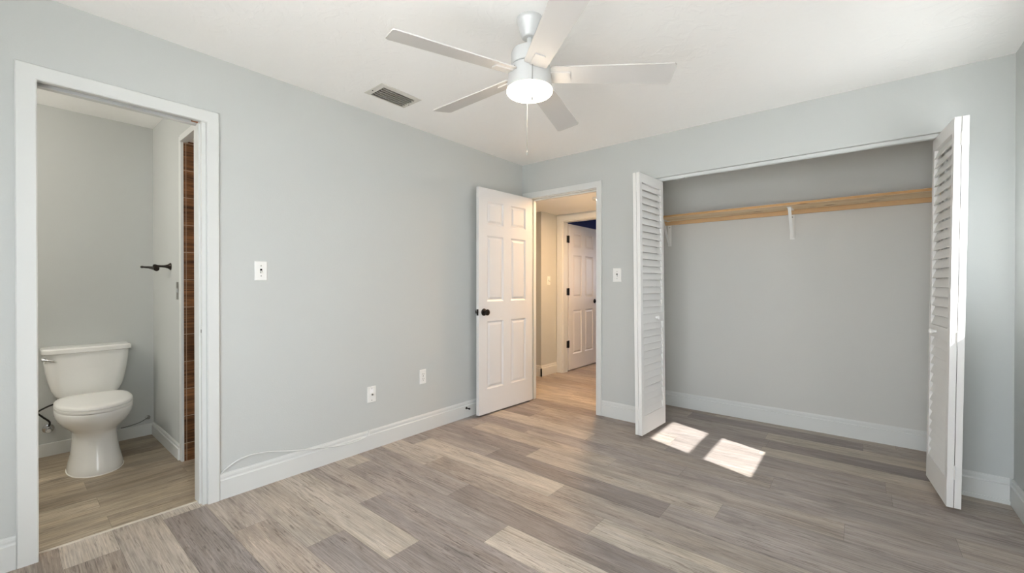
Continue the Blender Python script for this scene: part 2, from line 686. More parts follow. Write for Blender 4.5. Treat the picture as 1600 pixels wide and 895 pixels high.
# right wall with the window that lets the sun in
WY0, WY1, WZ0, WZ1 = 2.47, 3.18, 1.115, 2.005
XR2 = XR + .12
UY0, UY1, UZ0, UZ1 = -.50, .02, 1.0, 2.02               # unseen window added for fill light, level with the photographer
wall('wall_right', [(XR, XR2, YR - .1, UY0, 0, H), (XR, XR2, UY1, WY0, 0, H), (XR, XR2, UY0, UY1, 0, UZ0), (XR, XR2, UY0, UY1, UZ1, H), (XR, XR2, WY1, YB, 0, H), (XR, XR2, WY0, WY1, 0, WZ0), (XR, XR2, WY0, WY1, WZ1, H)])
# rear wall, behind the photographer, with an unseen window sized for fill light
RX0, RX1, RZ0, RZ1 = -1.55, 0.42, 0.25, 2.06
wall('wall_rear', [(XL, RX0, YR - .12, YR, 0, H), (RX1, XR, YR - .12, YR, 0, H), (RX0, RX1, YR - .12, YR, 0, RZ0), (RX0, RX1, YR - .12, YR, RZ1, H)])
wall('wall_closet_back', [(-1.72, XR2, YC, YC + .1, 0, H)], WALL_LIGHTENED)
wall('wall_closet_left', [(-1.72, -1.62, YB2, YC, 0, H)], WALL_LIGHTENED)
wall('wall_closet_right', [(XR, XR2, YB2, YC, 0, H)], WALL_LIGHTENED)
wall('ceiling', [(XL2, XR2, YR - .12, YC + .1, H, H + .06)], CEIL)
# bathroom
wall('wall_bathroom_back', [(XB - .1, XB, -1.35, YBR + .1, 0, H)])
wall('wall_bathroom_right', [(XB, -3.62, YBR, YBR + .09, 0, H), (-3.62, -3.568, YBR, YBR + .008, 0, H), (-3.568, XL2, YBR, YBR + .09, 2.19, H)])
wall('wall_bathroom_left', [(XB, XL2, -1.45, -1.35, 0, H)])
wall('wall_bathroom_front', [(XL2 - .001, XL2, -1.35, -.7, 0, H)])
wall('ceiling_bathroom', [(XB - .1, XL2, -1.45, YBR + .1, H - .005, H + .06)], CEIL)
wall('wall_shower_left', [(-3.62, -3.5135, YBR + .008, 1.75, 0, 2.16)], TILE)
wall('wall_shower_back', [(-3.62, XL2, 1.75, 1.85, 0, 2.16)], TILE)
wall('wall_shower_right', [(XL2 - .02, XL2 - .001, YBR + .09, 1.75, 0, 2.16)], TILE)
wall('ceiling_shower', [(-3.62, XL2, YBR + .03, 1.85, 2.16, 2.2)], CEIL)
# hallway
wall('wall_hall_left', [(-4.4, HX - .1, HY1, HY1 + .1, 0, HH), (HX - .1, HX, HY1, HY2 + .11, 0, HH)])
HD0, HD1, HDZ = -3.085, -2.28, 2.04
wall('wall_hall_back', [(HX, HD0 - .02, HY2, HY2 + .11, 0, HH), (HD1, -1.62, HY2, HY2 + .11, 0, HH), (HD0 - .02, HD1, HY2, HY2 + .11, HDZ + .02, HH)])
wall('wall_hall_right', [(-1.82, -1.72, YB2, HY2, 0, HH)])
wall('wall_hall_end', [(-4.5, -4.4, YB2, HY1 + .1, 0, HH)])
wall('ceiling_hall', [(-4.5, -1.72, YB2, HY2 + .11, HH, HH + .06)], CEIL)
wall('wall_hall_near', [(-4.5, XL2, YB2 - .1, YB2, 0, HH)])
# the dark blue room across the hall, daylit from its far wall
wall('wall_blue_left', [(-3.42, -3.32, HY2 + .11, 8, 0, H)], NAVY)
wall('wall_blue_right', [(-0.9, -0.8, HY2 + .11, 8, 0, H)], NAVY)
wall('wall_blue_far', [(-3.42, -2.2, 8, 8.1, 0, H), (-1.5, -.8, 8, 8.1, 0, H), (-2.2, -1.5, 8, 8.1, 0, 1.0), (-2.2, -1.5, 8, 8.1, 1.9, H)], NAVY)
wall('wall_blue_near', [(-3.42, HD0 - .02, HY2 + .105, HY2 + .112, HDZ + .02, H), (HD0 - .02, -.8, HY2 + .105, HY2 + .112, HDZ + .02, H), (HD1, -.8, HY2 + .105, HY2 + .112, 0, H)], NAVY)
wall('ceiling_blue', [(-3.42, -.8, HY2 + .105, 8.1, H, H + .06)], CEIL)
# outside: roof with unseen eaves sized to block sun; pale ground added for bounce
wall('roof', [(-5.2, XR2 + .38, YR - .57, 8.5, 2.55, 2.67)], EXT)
wall('ground', [(-16, 16, -16, 20, -.32, -.2)], BOUNCE_GROUND)

# ------------------------------------------------------------------ baseboards
BT, BH = .015, .140
BPROF = [(0, 0), (BT, 0), (BT, .104), (BT * .62, .108), (BT * .55, .113), (BT * .66, .122), (BT * .60, .131), (BT * .34, .136), (BT * .30, BH), (0, BH)]


def baseboard(name, axis, at, sgn, a, b, prof=BPROF, m=TRIM, extra=None):
    """axis 'x': runs along x on the plane y=at and sticks out sgn*y; axis 'y' the other way round."""
    o = MB()
    poly = [(at + sgn * p[0], p[1]) for p in prof]
    o.prism(poly, axis, a, b)
    if extra:
        o.box(*extra)
    return struct(o.build(name, m))


baseboard('baseboard_left', 'y', XL, 1, 0.767, YB - .001)
baseboard('baseboard_left_near', 'y', XL, 1, YR, 0.036)
baseboard('baseboard_back', 'x', YB, -1, -1.811, CO0)
bb = baseboard('baseboard_back_end', 'x', YB, -1, CO1 - .0, XR - BT - .001, extra=(CO1, XR - .012, YB - .021, YB - BT, 0, .022))
baseboard('baseboard_right', 'y', XR, -1, YR, YB - .001)
baseboard('baseboard_rear', 'x', YR, 1, XL + .02, XR - .02)
baseboard('baseboard_closet', 'x', YC, -1, -1.62, XR)
FLAT = [(0, 0), (.012, 0), (.012, .085), (.01, .088), (0, .088)]
baseboard('baseboard_bathroom_back', 'y', XB, 1, -1.3, YBR - .0005, FLAT)
baseboard('baseboard_bathroom_right', 'x', YBR, -1, XB + .0125, -3.562, [(p[0], p[1] * .72) for p in BPROF])
baseboard('baseboard_hall_left', 'y', HX, 1, HY1 - BT, HY2 - .02)
baseboard('baseboard_hall_corner', 'x', HY1, -1, -4.35, HX + BT)

# ------------------------------------------------------------------ door casings, jambs


def casing(name, axis, face, sgn, o0, o1, top, i0, i1, itop, thick=.018, m=TRIM):
    """Flat mitred casing on a wall plane: outer o0..o1 up to top, inner i0..i1 up to itop."""
    b = MB()
    bm = b.bm
    out = [(o0, 0), (o0, top), (o1, top), (o1, 0)]
    inn = [(i0, 0), (i0, itop), (i1, itop), (i1, 0)]

    def P(p, d):
        return (p[0], face + sgn * d, p[1]) if axis == 'x' else (face + sgn * d, p[0], p[1])
    e = .004

    def rim(ps, s):   # slightly eased edge
        cx = (o0 + o1) / 2
        res = []
        for (u, z) in ps:
            du = e if (u < cx) == (s > 0) else -e
            res.append((u + du, z - s * e if z > 0 else z))
        return res
    layers = [[P(p, 0) for p in out], [P(p, thick - e) for p in out], [P(p, thick) for p in rim(out, 1)],
              [P(p, thick) for p in rim(inn, -1)], [P(p, thick - e) for p in inn], [P(p, 0) for p in inn]]
    vv = [[bm.verts.new(p) for p in l] for l in layers]
    for a, c in zip(vv, vv[1:] + vv[:1]):
        for i in range(3):
            bm.faces.new((a[i], a[i + 1], c[i + 1], c[i]))
    for i in (0, 3):
        bm.faces.new([l[i] for l in vv])
    return struct(b.build(name, m))


casing('trim_1', 'y', XL, 1, 0.037, 0.766, 2.133, 0.100, 0.711, 2.069)
casing('trim_2', 'x', YB, -1, -2.722, -1.812, 2.140, -2.640, -1.866, 2.079)
casing('trim_3', 'x', HY2, -1, HX + .006, HD1 + .075, 2.118, HD0 - .008, HD1 + .006, 2.050)
# bathroom jamb: split head with the pocket-door track slot between
b = MB()
b.box(XL2, XL, 0.085, 0.0995, 0, BOZ)
b.box(XL2, XL, 0.690, 0.707, 0, BOZ)
b.box(XL2 + .002, XL - .028, 0.682, 0.690, 0, BOZ - .01)
b.box(XL - .036, XL, 0.0995, 0.690, BOZ, BOZ + .018)
b.box(XL2, XL2 + .036, 0.0995, 0.690, BOZ - .002, BOZ + .018)
b.box(XL2, XL, 0.085, 0.707, BOZ + .038, BOZ + .041)
struct(b.build('trim_4', TRIM))
struct(MB().box(XL2 + .046, XL - .046, 0.115, 0.66, BOZ + .012, BOZ + .036).build('trim_5', SHADOWGAP))
struct(MB().box(XL2 + .038, XL - .038, 0.662, 0.690, BOZ + .006, BOZ + .03).build('trim_6', RAWWOOD))
# bedroom door jamb with stops
b = MB()
b.box(DO0, DO0 + .015, YB, YB2, 0, DOZ)
b.box(DO1 - .012, DO1, YB, YB2, 0, DOZ)
b.box(DO0 + .015, DO1 - .012, YB, YB2, DOZ - .012, DOZ)
b.box(DO0 + .015, DO0 + .026, YB + .042, YB2 - .006, 0, DOZ - .012)
b.box(DO1 - .023, DO1 - .012, YB + .042, YB2 - .006, 0, DOZ - .012)
b.box(DO0 + .026, DO1 - .023, YB + .042, YB2 - .006, DOZ - .023, DOZ - .012)
struct(b.build('trim_8', TRIM))
# hall door jamb
b = MB()
b.box(HD0 - .018, HD0, HY2, HY2 + .11, 0, HDZ + .018)
b.box(HD1, HD1 + .018, HY2, HY2 + .11, 0, HDZ + .018)
b.box(HD0, HD1, HY2, HY2 + .11, HDZ, HDZ + .018)
struct(b.build('trim_9', TRIM))
# shower opening trim: post and head
b = MB()
b.box(-3.568, -3.513, YBR - .006, YBR + .008, 0, 2.19)
b.box(-3.513, XL2, YBR - .012, YBR + .03, 2.150, 2.19)
struct(b.build('trim_10', TRIM))
# closet opening: head drywall return is part of the wall; slim white corner strip on the right-hand side
struct(MB().box(CO0 - .0, CO0 + .008, YB - .002, YB2 + .002, 0, COZ).build('trim_11', TRIM))
struct(MB().box(CO1 - .008, CO1, YB - .002, YB2 + .002, 0, COZ).build('trim_12', TRIM))

# ------------------------------------------------------------------ windows (outside the frame; they light the room)


def window(name, axis, pos, a0, a1, z0, z1, rails, mull, inner_face, sill_dir):
    """Vinyl frame, sash rails / mullions and one glass pane; a sill board inside."""
    def bx(mb, u0, u1, d0, d1, w0, w1):
        mb.box(*((pos + d0, pos + d1, u0, u1, w0, w1) if axis == 'y' else (u0, u1, pos + d0, pos + d1, w0, w1)))
    f = MB()
    t = .028
    bx(f, a0, a0 + t, -.03, .03, z0, z1)
    bx(f, a1 - t, a1, -.03, .03, z0, z1)
    bx(f, a0 + t, a1 - t, -.03, .03, z0, z0 + t)
    bx(f, a0 + t, a1 - t, -.03, .03, z1 - t, z1)
    for (r0, r1) in rails:
        bx(f, a0 + t, a1 - t, -.02, .02, r0, r1)
    for (r0, r1) in mull:
        bx(f, r0, r1, -.022, .022, z0 + t, z1 - t)
    root = struct(f.build(name, VINYL))
    g = MB()
    bx(g, a0 + t, a1 - t, -.003, .003, z0 + t, z1 - t)
    g.build('window_glass', GLASS, root)
    s = MB()
    lo, hi = sorted((inner_face, pos - .03 * (1 if sill_dir < 0 else -1)))
    if sill_dir < 0:
        lo -= .02
    else:
        hi += .02
    s.box(*((lo, hi, a0 - .0, a1 + .0, z0 - .0, z0 + .012) if axis == 'y' else (a0, a1, lo, hi, z0, z0 + .012)))
    s.build('window_sill', TRIM, root)
    return root


window('window_1', 'y', XR + .085, WY0, WY1, WZ0, WZ1, [(1.548, 1.622)], [], XR, -1)
window('window_2', 'x', YR - .085, RX0, RX1, RZ0, RZ1, [], [(-.60, -.54)], YR, 1)
portal('portal_right', (XR2 + .01, (WY0 + WY1) / 2, (WZ0 + WZ1) / 2), (R(90), 0, R(90)), WY1 - WY0, WZ1 - WZ0)
window('window_3', 'y', XR + .085, UY0, UY1, UZ0, UZ1, [(1.46, 1.52)], [], XR, -1)
portal('portal_near', (XR2 + .01, (UY0 + UY1) / 2, (UZ0 + UZ1) / 2), (R(90), 0, R(90)), UY1 - UY0, UZ1 - UZ0)
portal('portal_rear', ((RX0 + RX1) / 2, YR - .13, (RZ0 + RZ1) / 2), (R(-90), 0, 0), RX1 - RX0, RZ1 - RZ0)
portal('portal_blue', (-1.85, 8.11, 1.45), (R(90), 0, 0), .7, .9)
lamp('bathroom_lamp', 'POINT', (-3.55, -0.75, 2.05), 12.5, (1.0, 0.95, 0.86), 0.09)
lamp('shower_lamp', 'POINT', (-3.2, 1.35, 2.08), 1.5, (1.0, 0.86, 0.68), 0.06)

# ------------------------------------------------------------------ six-panel doors


def panel_slab(w, h, t, cols, rows):
    """Moulded slab in local x (0..w), y (0 front .. t back), z (0..h). cols/rows list panel spans."""
    mb = MB()
    bm = mb.bm
    xs = sorted({0.0, w, *[v for c in cols for v in c]})
    zs = sorted({0.0, h, *[v for r in rows for v in r]})
    for side in (0, 1):
        y0 = 0.0 if side == 0 else t
        s = 1 if side == 0 else -1
        cache = {}

        def V(x, y, z):
            k = (round(x, 5), round(y, 5), round(z, 5))
            if k not in cache:
                cache[k] = bm.verts.new((x, y, z))
            return cache[k]
        for xa, xb in zip(xs, xs[1:]):
            for za, zb in zip(zs, zs[1:]):
                if (xa, xb) in cols and (za, zb) in rows:
                    steps = [(0, 0), (.006, .005), (.014, .010), (.020, .010), (.036, .0025), (.040, .002)]
                    prev = None
                    for ins, dep in steps:
                        q = [V(xa + ins, y0 + s * dep, za + ins), V(xb - ins, y0 + s * dep, za + ins),
                             V(xb - ins, y0 + s * dep, zb - ins), V(xa + ins, y0 + s * dep, zb - ins)]
                        if prev:
                            for i in range(4):
                                j = (i + 1) % 4
                                bm.faces.new((prev[i], prev[j], q[j], q[i]))
                        prev = q
                    bm.faces.new(prev)
                else:
                    bm.faces.new((V(xa, y0, za), V(xb, y0, za), V(xb, y0, zb), V(xa, y0, zb)))
    for (xa, za, xb, zb) in ((0, 0, w, 0), (0, h, w, h), (0, 0, 0, h), (w, 0, w, h)):
        bm.faces.new([bm.verts.new(p) for p in ((xa, 0, za), (xb, 0, zb), (xb, t, zb), (xa, t, za))])
    bmesh.ops.remove_doubles(bm, verts=bm.verts, dist=.00005)
    return mb


def knob_set(parent, x, z, t, m, both=True):
    for s, y0 in ((-1, 0.0), (1, t)) if both else ((-1, 0.0),):
        M = Matrix.Translation((x, y0, z)) @ Matrix.Rotation(R(90 if s < 0 else -90), 4, 'X')
        MB().lathe([(.033, 0), (.033, .004), (.029, .008), (.018, .010), (.012, .013), (.011, .026), (.017, .031), (.026, .037),
                    (.0285, .044), (.0275, .051), (.021, .056), (.010, .058), (0, .0585)], m, 28, M).build('door_knob', m, parent, 40)


def hinge(parent, x, y, z, m, leaf=.03):
    mb = MB()
    mb.lathe([(.0065, -.045), (.0065, .045)], m, 12, Matrix.Translation((x, y, z)))
    mb.box(x - .001, x + .001, y, y + leaf, z - .044, z + .044)
    return mb.build('door_hinge', m, parent, 40)


# bedroom door: hinge edge at (-2.607, 3.468), swung open beside the left wall
W1, H1, T1 = .748, 2.056, .033
c1 = [(.105, .323), (.428, .646)]
rows1 = [(.222, .843), (1.023, 1.624), (1.728, 1.941)]
d1 = struct(panel_slab(W1, H1, T1, c1, rows1).build('door_1', DOOR), 'white six-panel bedroom door standing open beside the grey wall with the outlets', 'door')
fx, fy = -2.630 - (-2.592), 2.722 - 3.470
ang = math.atan2(fy, fx)
# local x runs hinge -> free edge; front (local -y) must face +X
d1.location = (-2.592, 3.468, .015)
d1.rotation_euler = (0, 0, ang)
# check orientation: local +y after rotation must point to -X; flip if it does not
if math.cos(ang + math.pi / 2) > 0:
    d1.scale = (1, 1, 1)
    for v in d1.data.vertices:
        v.co.y = -v.co.y
    d1.data.flip_normals()
    DFLIP = -1
else:
    DFLIP = 1


def door_hardware(door, w, t, flip, kz, m, kx=None):
    kx = kx if kx is not None else w - .062
    for front in (True, False):
        y0 = 0.0 if front else flip * t
        out = -flip if front else flip
        M = Matrix.Translation((kx, y0, kz)) @ Matrix.Rotation(R(-90 * out), 4, 'X')
        ks = MB().lathe([(.033, 0), (.033, .004), (.029, .008), (.018, .010), (.012, .013), (.011, .026), (.017, .031), (.026, .037),
                         (.0285, .044), (.0275, .051), (.021, .056), (.010, .058), (0, .0585)], m, 28, M).build('door_knob', m, door, 40)
        ks['label'] = 'dark bronze knob'
    mb = MB()
    ym = flip * t / 2
    mb.box(w, w + .0015, ym - .012, ym + .012, kz - .028, kz + .028, m)
    mb.box(w + .0015, w + .009, ym - .006, ym + .006, kz - .01, kz + .01, m)
    mb.build('latch_plate', m, door)


door_hardware(d1, W1, T1, DFLIP, .928, BRONZE)
for z in (.25, 1.0, 1.82):
    mb = MB()
    mb.lathe([(.0055, -.045), (.0055, .045)], BRONZE, 12, Matrix.Translation((-.004, DFLIP * (T1 + .004), z)))
    mb.build('door_hinge', BRONZE, d1, 40)

# door of the blue room, seen across the hall, swung away from us
W2, H2, T2 = .79, 2.012, .035
c2 = [(.11, .345), (.445, .68)]
d2 = struct(panel_slab(W2, H2, T2, c2, [(.21, .82), (1.0, 1.59), (1.70, 1.90)]).build('door_2', DOOR), 'white six-panel door with black hinges across the hallway, opening into a dark blue room', 'door')
d2.location = (-3.084, 4.966, .015)
d2.rotation_euler = (0, 0, R(90))         # local x -> +Y, local +y -> -X
door_hardware(d2, W2, T2, 1, .93, BLACK)
for z in (.36, 1.08, 1.80):
    mb = MB()
    mb.lathe([(.009, -.05), (.009, .05)], BLACK, 12, Matrix.Translation((-.012, -.004, z)))
    mb.box(-.058, -.012, -.0015, .0005, z - .048, z + .048)
    mb.box(-.012, .0, -.0015, .0005, z - .048, z + .048)
    mb.box(.0, .016, -.0015, -.0002, z - .048, z + .048)
    mb.build('door_hinge', BLACK, d2, 40)

# ------------------------------------------------------------------ bifold closet doors
PW, PH, PT = .438, 2.030, .026


def bifold_panel(name, root, mtx, face_out, knob_x=None):
    """Louvered half: local x along the width, y through the thickness, z up. face_out: sign of y that shows the slats' lower edges."""
    st, top, mid0, mid1, bot = .040, PH - .072, .858, .928, .142
    fr = MB()
    bm = fr.bm
    xs, zs = [0, st, PW - st, PW], [0, bot, mid0, mid1, top, PH]
    vv = {}
    for y in (-PT / 2, PT / 2):
        for i, x in enumerate(xs):
            for k, z in enumerate(zs):
                vv[(y > 0, i, k)] = bm.verts.new((x, y, z))
    hole = {(1, 1), (1, 3)}
    for i in range(3):
        for k in range(5):
            if (i, k) in hole:
                for (a, c) in (((i, k), (i + 1, k)), ((i + 1, k), (i + 1, k + 1)), ((i + 1, k + 1), (i, k + 1)), ((i, k + 1), (i, k))):
                    bm.faces.new((vv[(0, *a)], vv[(0, *c)], vv[(1, *c)], vv[(1, *a)]))
                continue
            for s in (0, 1):
                bm.faces.new((vv[(s, i, k)], vv[(s, i + 1, k)], vv[(s, i + 1, k + 1)], vv[(s, i, k + 1)]))
    for i in range(3):
        for k in (0, 5):
            bm.faces.new((vv[(0, i, k)], vv[(0, i + 1, k)], vv[(1, i + 1, k)], vv[(1, i, k)]))
    for k in range(5):
        for i in (0, 3):
            bm.faces.new((vv[(0, i, k)], vv[(0, i, k + 1)], vv[(1, i, k + 1)], vv[(1, i, k)]))
    p = fr.build(name, LOUV, root, mtx=mtx)
    sl = MB()
    pitch, ch, th = .0545, .0555, .0062
    tilt = R(19) * face_out
    for (z0, z1) in ((bot, mid0), (mid1, top)):
        n = int(round((z1 - z0) / pitch))
        pt = (z1 - z0) / n
        for q in range(n):
            zc = z0 + (q + .5) * pt
            M = Matrix.Translation((0, 0, zc)) @ Matrix.Rotation(tilt, 4, 'X')
            sl.box(st - .003, PW - st + .003, -th / 2, th / 2, -ch / 2, ch / 2, mtx=M, bev=.0018, seg=2)
    sl.build('louver_slats', LOUV, p, mtx=mtx)
    if knob_x is not None:
        M = mtx @ Matrix.Translation((knob_x, face_out * PT / 2, (mid0 + mid1) / 2)) @ Matrix.Rotation(R(-90 * face_out), 4, 'X')
        MB().lathe([(.010, 0), (.009, .008), (.011, .014), (.0155, .020), (.016, .026), (.012, .031), (0, .033)], PLASTIC, 20, M).build('pull_knob', PLASTIC, p, 40)
    return p


def bifold(label, front, back, side, lean):
    """front/back: floor points of the visible face's front and back corners; side: +1 when the visible face looks to +X."""
    root = thing('bifold_door', label, 'closet door', (front[0], front[1], .03), group='folded closet doors')
    d = Vector((back[0] - front[0], back[1] - front[1], 0)).normalized()
    a = math.atan2(d.y, d.x)
    # local x: front -> back; local y: left of it (= -X for a door running +Y)
    base = Matrix.Rotation(R(lean), 4, 'Y') @ Matrix.Rotation(a, 4, 'Z')
    off = -side                                    # visible face at local y sign -side... thickness goes away from it
    y_vis = PT / 2 * (1 if side > 0 else -1)
    m1 = base @ Matrix.Translation((0, y_vis, 0))
    bifold_panel('leading_panel', root, m1, -1 if side > 0 else 1, knob_x=PW * .62)
    # second leaf folded flat behind the first, opening a touch towards the pivot
    m2 = base @ Matrix.Translation((0, y_vis + (PT + .003) * (1 if side > 0 else -1), 0)) @ Matrix.Rotation(R(1.2) * (1 if side > 0 else -1), 4, 'Z')
    bifold_panel('pivot_panel', root, m2, 1 if side > 0 else -1)
    yc = y_vis + (PT / 2 + .0015) * (1 if side > 0 else -1)
    for z in (.185, 1.0 - .12, PH - .115):
        hb = MB()
        hb.box(-.0018, 0, yc - .019, yc - .002, z - .034, z + .034)
        hb.box(-.0018, 0, yc + .003, yc + .020, z - .026, z + .026)
        hb.lathe([(.0035, -.036), (.0035, .036)], None, 10, Matrix.Translation((-.003, yc, z)))
        hb.build('butterfly_hinge', LOUV, root, 40, mtx=base)
    return root


bifold('white louvered bifold door folded open beside the hallway door and light switch', (-1.286, 3.128), (-1.262, 3.562), 1, -0.70)
bifold('white louvered bifold door folded open in the corner near the sunny wall', (.352, 3.150), (.315, 3.575), -1, .70)

tr = thing('closet_track', 'white metal bifold track along the head of the closet opening', 'track', (0, 0, 0))
mb = MB()
mb.box(CO0 + .008, CO1 - .008, 3.518, 3.521, COZ - .022, COZ)
mb.box(CO0 + .008, CO1 - .008, 3.545, 3.548, COZ - .022, COZ)
mb.box(CO0 + .008, CO1 - .008, 3.521, 3.545, COZ - .003, COZ)
mb.build('track_channel', TRIM, tr)
mb = MB()
mb.box(-1.17, -1.10, 3.516, 3.550, COZ - .026, COZ - .022)
mb.build('track_bracket', TRIM, tr)

# ------------------------------------------------------------------ closet shelf and brackets
sh = thing('closet_shelf', 'long knotty pine shelf board on a cleat along the back of the closet', 'shelf', (0, YC, 1.78))
ZU = 1.811
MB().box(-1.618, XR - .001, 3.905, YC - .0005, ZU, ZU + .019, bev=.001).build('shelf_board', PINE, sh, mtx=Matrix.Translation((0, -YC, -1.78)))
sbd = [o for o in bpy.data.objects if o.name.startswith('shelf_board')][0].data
sbd.materials.append(PINE_SHADED_EDGE)
for p in sbd.polygons:                     # shade painted on: front edge takes a darker copy of the pine
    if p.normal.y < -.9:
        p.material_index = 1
MB().box(-1.618, XR - .001, YC - .0195, YC - .0005, ZU - .034, ZU, bev=.001).build('wall_cleat', PINE_SHADED_CLEAT, sh, mtx=Matrix.Translation((0, -YC, -1.78)))


def bracket(label, x):
    r = thing('shelf_bracket', label, 'bracket', (x, YC, ZU), group='white shelf brackets')
    t = .0015
    a = MB()
    a.box(-.016, .016, -.024, -.0215, -.24, -.035, bev=.0006)
    a.build('wall_plate', PLASTIC, r, mtx=Matrix.Translation((0, .0210, 0)))
    a = MB()
    a.box(-.016, .016, -.235, -.021, -.003, -.0005, bev=.0006)
    a.build('shelf_arm', PLASTIC, r)
    a = MB()
    p0, p1 = Vector((0, -.003, -.232)), Vector((0, -.200, -.004))
    d = (p1 - p0)
    ln = d.length
    rot = Matrix.Rotation(math.atan2(-d.y, d.z), 4, 'X')
    M = Matrix.Translation(p0) @ rot
    a.box(-.011, .011, -.002, .002, 0, ln, mtx=M, bev=.0006)
    a.build('brace', PLASTIC, r)
    for z in (-.055, -.222):
        a = MB()
        a.lathe([(.005, 0), (.004, .002), (0, .0025)], NICKEL, 12, Matrix.Translation((0, -.0027, z)) @ Matrix.Rotation(R(90), 4, 'X'))
        a.build('screw', NICKEL, r)
    return r


bracket('white metal bracket under the middle of the pine closet shelf', -.437)
bracket('white metal bracket under the shelf, half hidden behind the folded louvered door', -1.452)

# ------------------------------------------------------------------ switches, outlets, cable plate


def plate_thing(name, label, cat, loc, rotz, w=.070, h=.116):
    """Local: plate lies in x-z, faces -y, back at y=0."""
    r = thing(name, label, cat, loc, (0, 0, rotz))
    mb = MB()
    e = .004
    mb.rings([[(-w / 2, 0, -h / 2), (w / 2, 0, -h / 2), (w / 2, 0, h / 2), (-w / 2, 0, h / 2)],
              [(-w / 2, -.0025, -h / 2), (w / 2, -.0025, -h / 2), (w / 2, -.0025, h / 2), (-w / 2, -.0025, h / 2)],
              [(-w / 2 + e, -.0055, -h / 2 + e), (w / 2 - e, -.0055, -h / 2 + e), (w / 2 - e, -.0055, h / 2 - e), (-w / 2 + e, -.0055, h / 2 - e)]])
    mb.build('cover_plate', PLASTIC, r)
    return r


def screw(r, x, z, y=-.0055, m=NICKEL, rad=.0035):
    MB().lathe([(rad, 0), (rad * .8, .0012), (0, .0015)], m, 12, Matrix.Translation((x, y, z)) @ Matrix.Rotation(R(90), 4, 'X')).build('screw', m, r)


def light_switch(label, loc, rotz, **k):
    r = plate_thing('light_switch', label, 'light switch', loc, rotz, **k)
    MB().box(-.0055, .0055, -.0062, -.0055, -.0125, .0125).build('toggle_slot', SHADOWGAP, r)
    MB().box(-.0042, .0042, -.020, 0, -.005, .005, bev=.001, mtx=Matrix.Translation((0, -.0055, -.002)) @ Matrix.Rotation(R(28), 4, 'X')).build('toggle', PLASTIC, r)
    screw(r, 0, .030)
    screw(r, 0, -.030)
    return r


light_switch('white toggle light switch on the grey wall beside the bathroom doorway', (XL, .979, 1.273), R(90), w=.068, h=.114)
light_switch('white toggle light switch on the back wall between hallway door and closet', (-1.6645, YB, 1.278), 0, w=.080, h=.122)
light_switch('toggle light switch inside the warm-lit hallway', (HX, 4.63, 1.245), R(90))

r = plate_thing('cable_plate', 'white cable wall plate with one dark jack, above the loose white cable', 'wall plate', (XL, 1.711, .395), R(90), .069, .115)
MB().lathe([(.0065, 0), (.0065, .002), (.0045, .002), (.0045, .009), (0, .009)], NICKEL, 16, Matrix.Translation((.004, -.0055, -.002)) @ Matrix.Rotation(R(90), 4, 'X')).build('coax_jack', SHADOWGAP, r)
MB().box(-.016, .012, -.0062, -.0055, .008, .046, bev=.0003).build('label_sticker', mat('glossy_white', (250, 250, 250), .1), r)
screw(r, 0, .042)
screw(r, 0, -.042)

r = plate_thing('wall_outlet', 'white duplex electrical outlet on the grey wall near the open bedroom door', 'outlet', (XL, 2.177, .445), R(90), .064, .114)
for z in (.0195, -.0195):
    rc = MB().lathe([(.0165, 0), (.0165, .0012), (.0155, .002), (0, .002)], PLASTIC, 24, Matrix.Translation((0, -.0055, z)) @ Matrix.Rotation(R(90), 4, 'X')).build('receptacle', PLASTIC, r)
    sl = MB()
    sl.box(-.0075, -.0050, -.0082, -.0075, z + .000, z + .008)
    sl.box(.0050, .0075, -.0082, -.0075, z + .000, z + .008)
    sl.lathe([(.0028, 0), (.0028, .0007)], None, 10, Matrix.Translation((0, -.0075, z - .008)) @ Matrix.Rotation(R(90), 4, 'X'))
    sl.build('slots', SHADOWGAP, rc)
screw(r, 0, 0)

# loose white cable along the baseboard
pts = [(0.772, .141), (0.803, .168), (0.854, .195), (0.924, .205), (1.016, .194), (1.114, .168), (1.218, .144), (1.306, .128), (1.386, .112),
       (1.47, .098), (1.572, .094), (1.651, .103), (1.680, .124), (1.683, .1445)]
dx = [.004, .010, .014, .016, .017, .018, .019, .019, .0190, .0185, .0185, .0185, .018, .004]
mb = MB().tube(smoothpath([(XL + d, y, z) for (y, z), d in zip(pts, dx)], 6), .004, CABLE, 8)
tag(mb.build('coax_cable', CABLE, smooth=60), 'loose white cable looping over the top of the left baseboard', 'cable')

# door stop on the baseboard behind the bedroom door
ds = thing('door_stop', 'small dark spring door stop on the baseboard behind the bedroom door', 'door stop', (XL + BT, 2.655, .085))
MB().lathe([(.011, 0), (.011, .003), (.006, .006), (.005, .034)], BRONZE, 16, Matrix.Rotation(R(90), 4, 'Y')).build('stop_rod', BRONZE, ds, 40)
MB().lathe([(.008, .034), (.008, .043), (.005, .046)], BLACK, 16, Matrix.Rotation(R(90), 4, 'Y')).build('rubber_tip', BLACK, ds, 40)

# ------------------------------------------------------------------ ceiling vent
VX0, VX1, VY0, VY1 = -2.488, -2.284, 1.504, 1.815
vt = thing('ceiling_vent', 'off-white louvered air vent in the ceiling beside the fan', 'vent', ((VX0 + VX1) / 2, (VY0 + VY1) / 2, H))
M = Matrix.Translation((-(VX0 + VX1) / 2, -(VY0 + VY1) / 2, -H))
mb = MB()
fw = .036
ix0, ix1, iy0, iy1 = VX0 + fw * .55, VX1 - fw * .95, VY0 + fw, VY1 - fw
outer = [(VX0, VY0), (VX1, VY0), (VX1, VY1), (VX0, VY1)]
inner = [(ix0, iy0), (ix1, iy0), (ix1, iy1), (ix0, iy1)]


def ring_at(ps, z):
    return [(p[0], p[1], z) for p in ps]


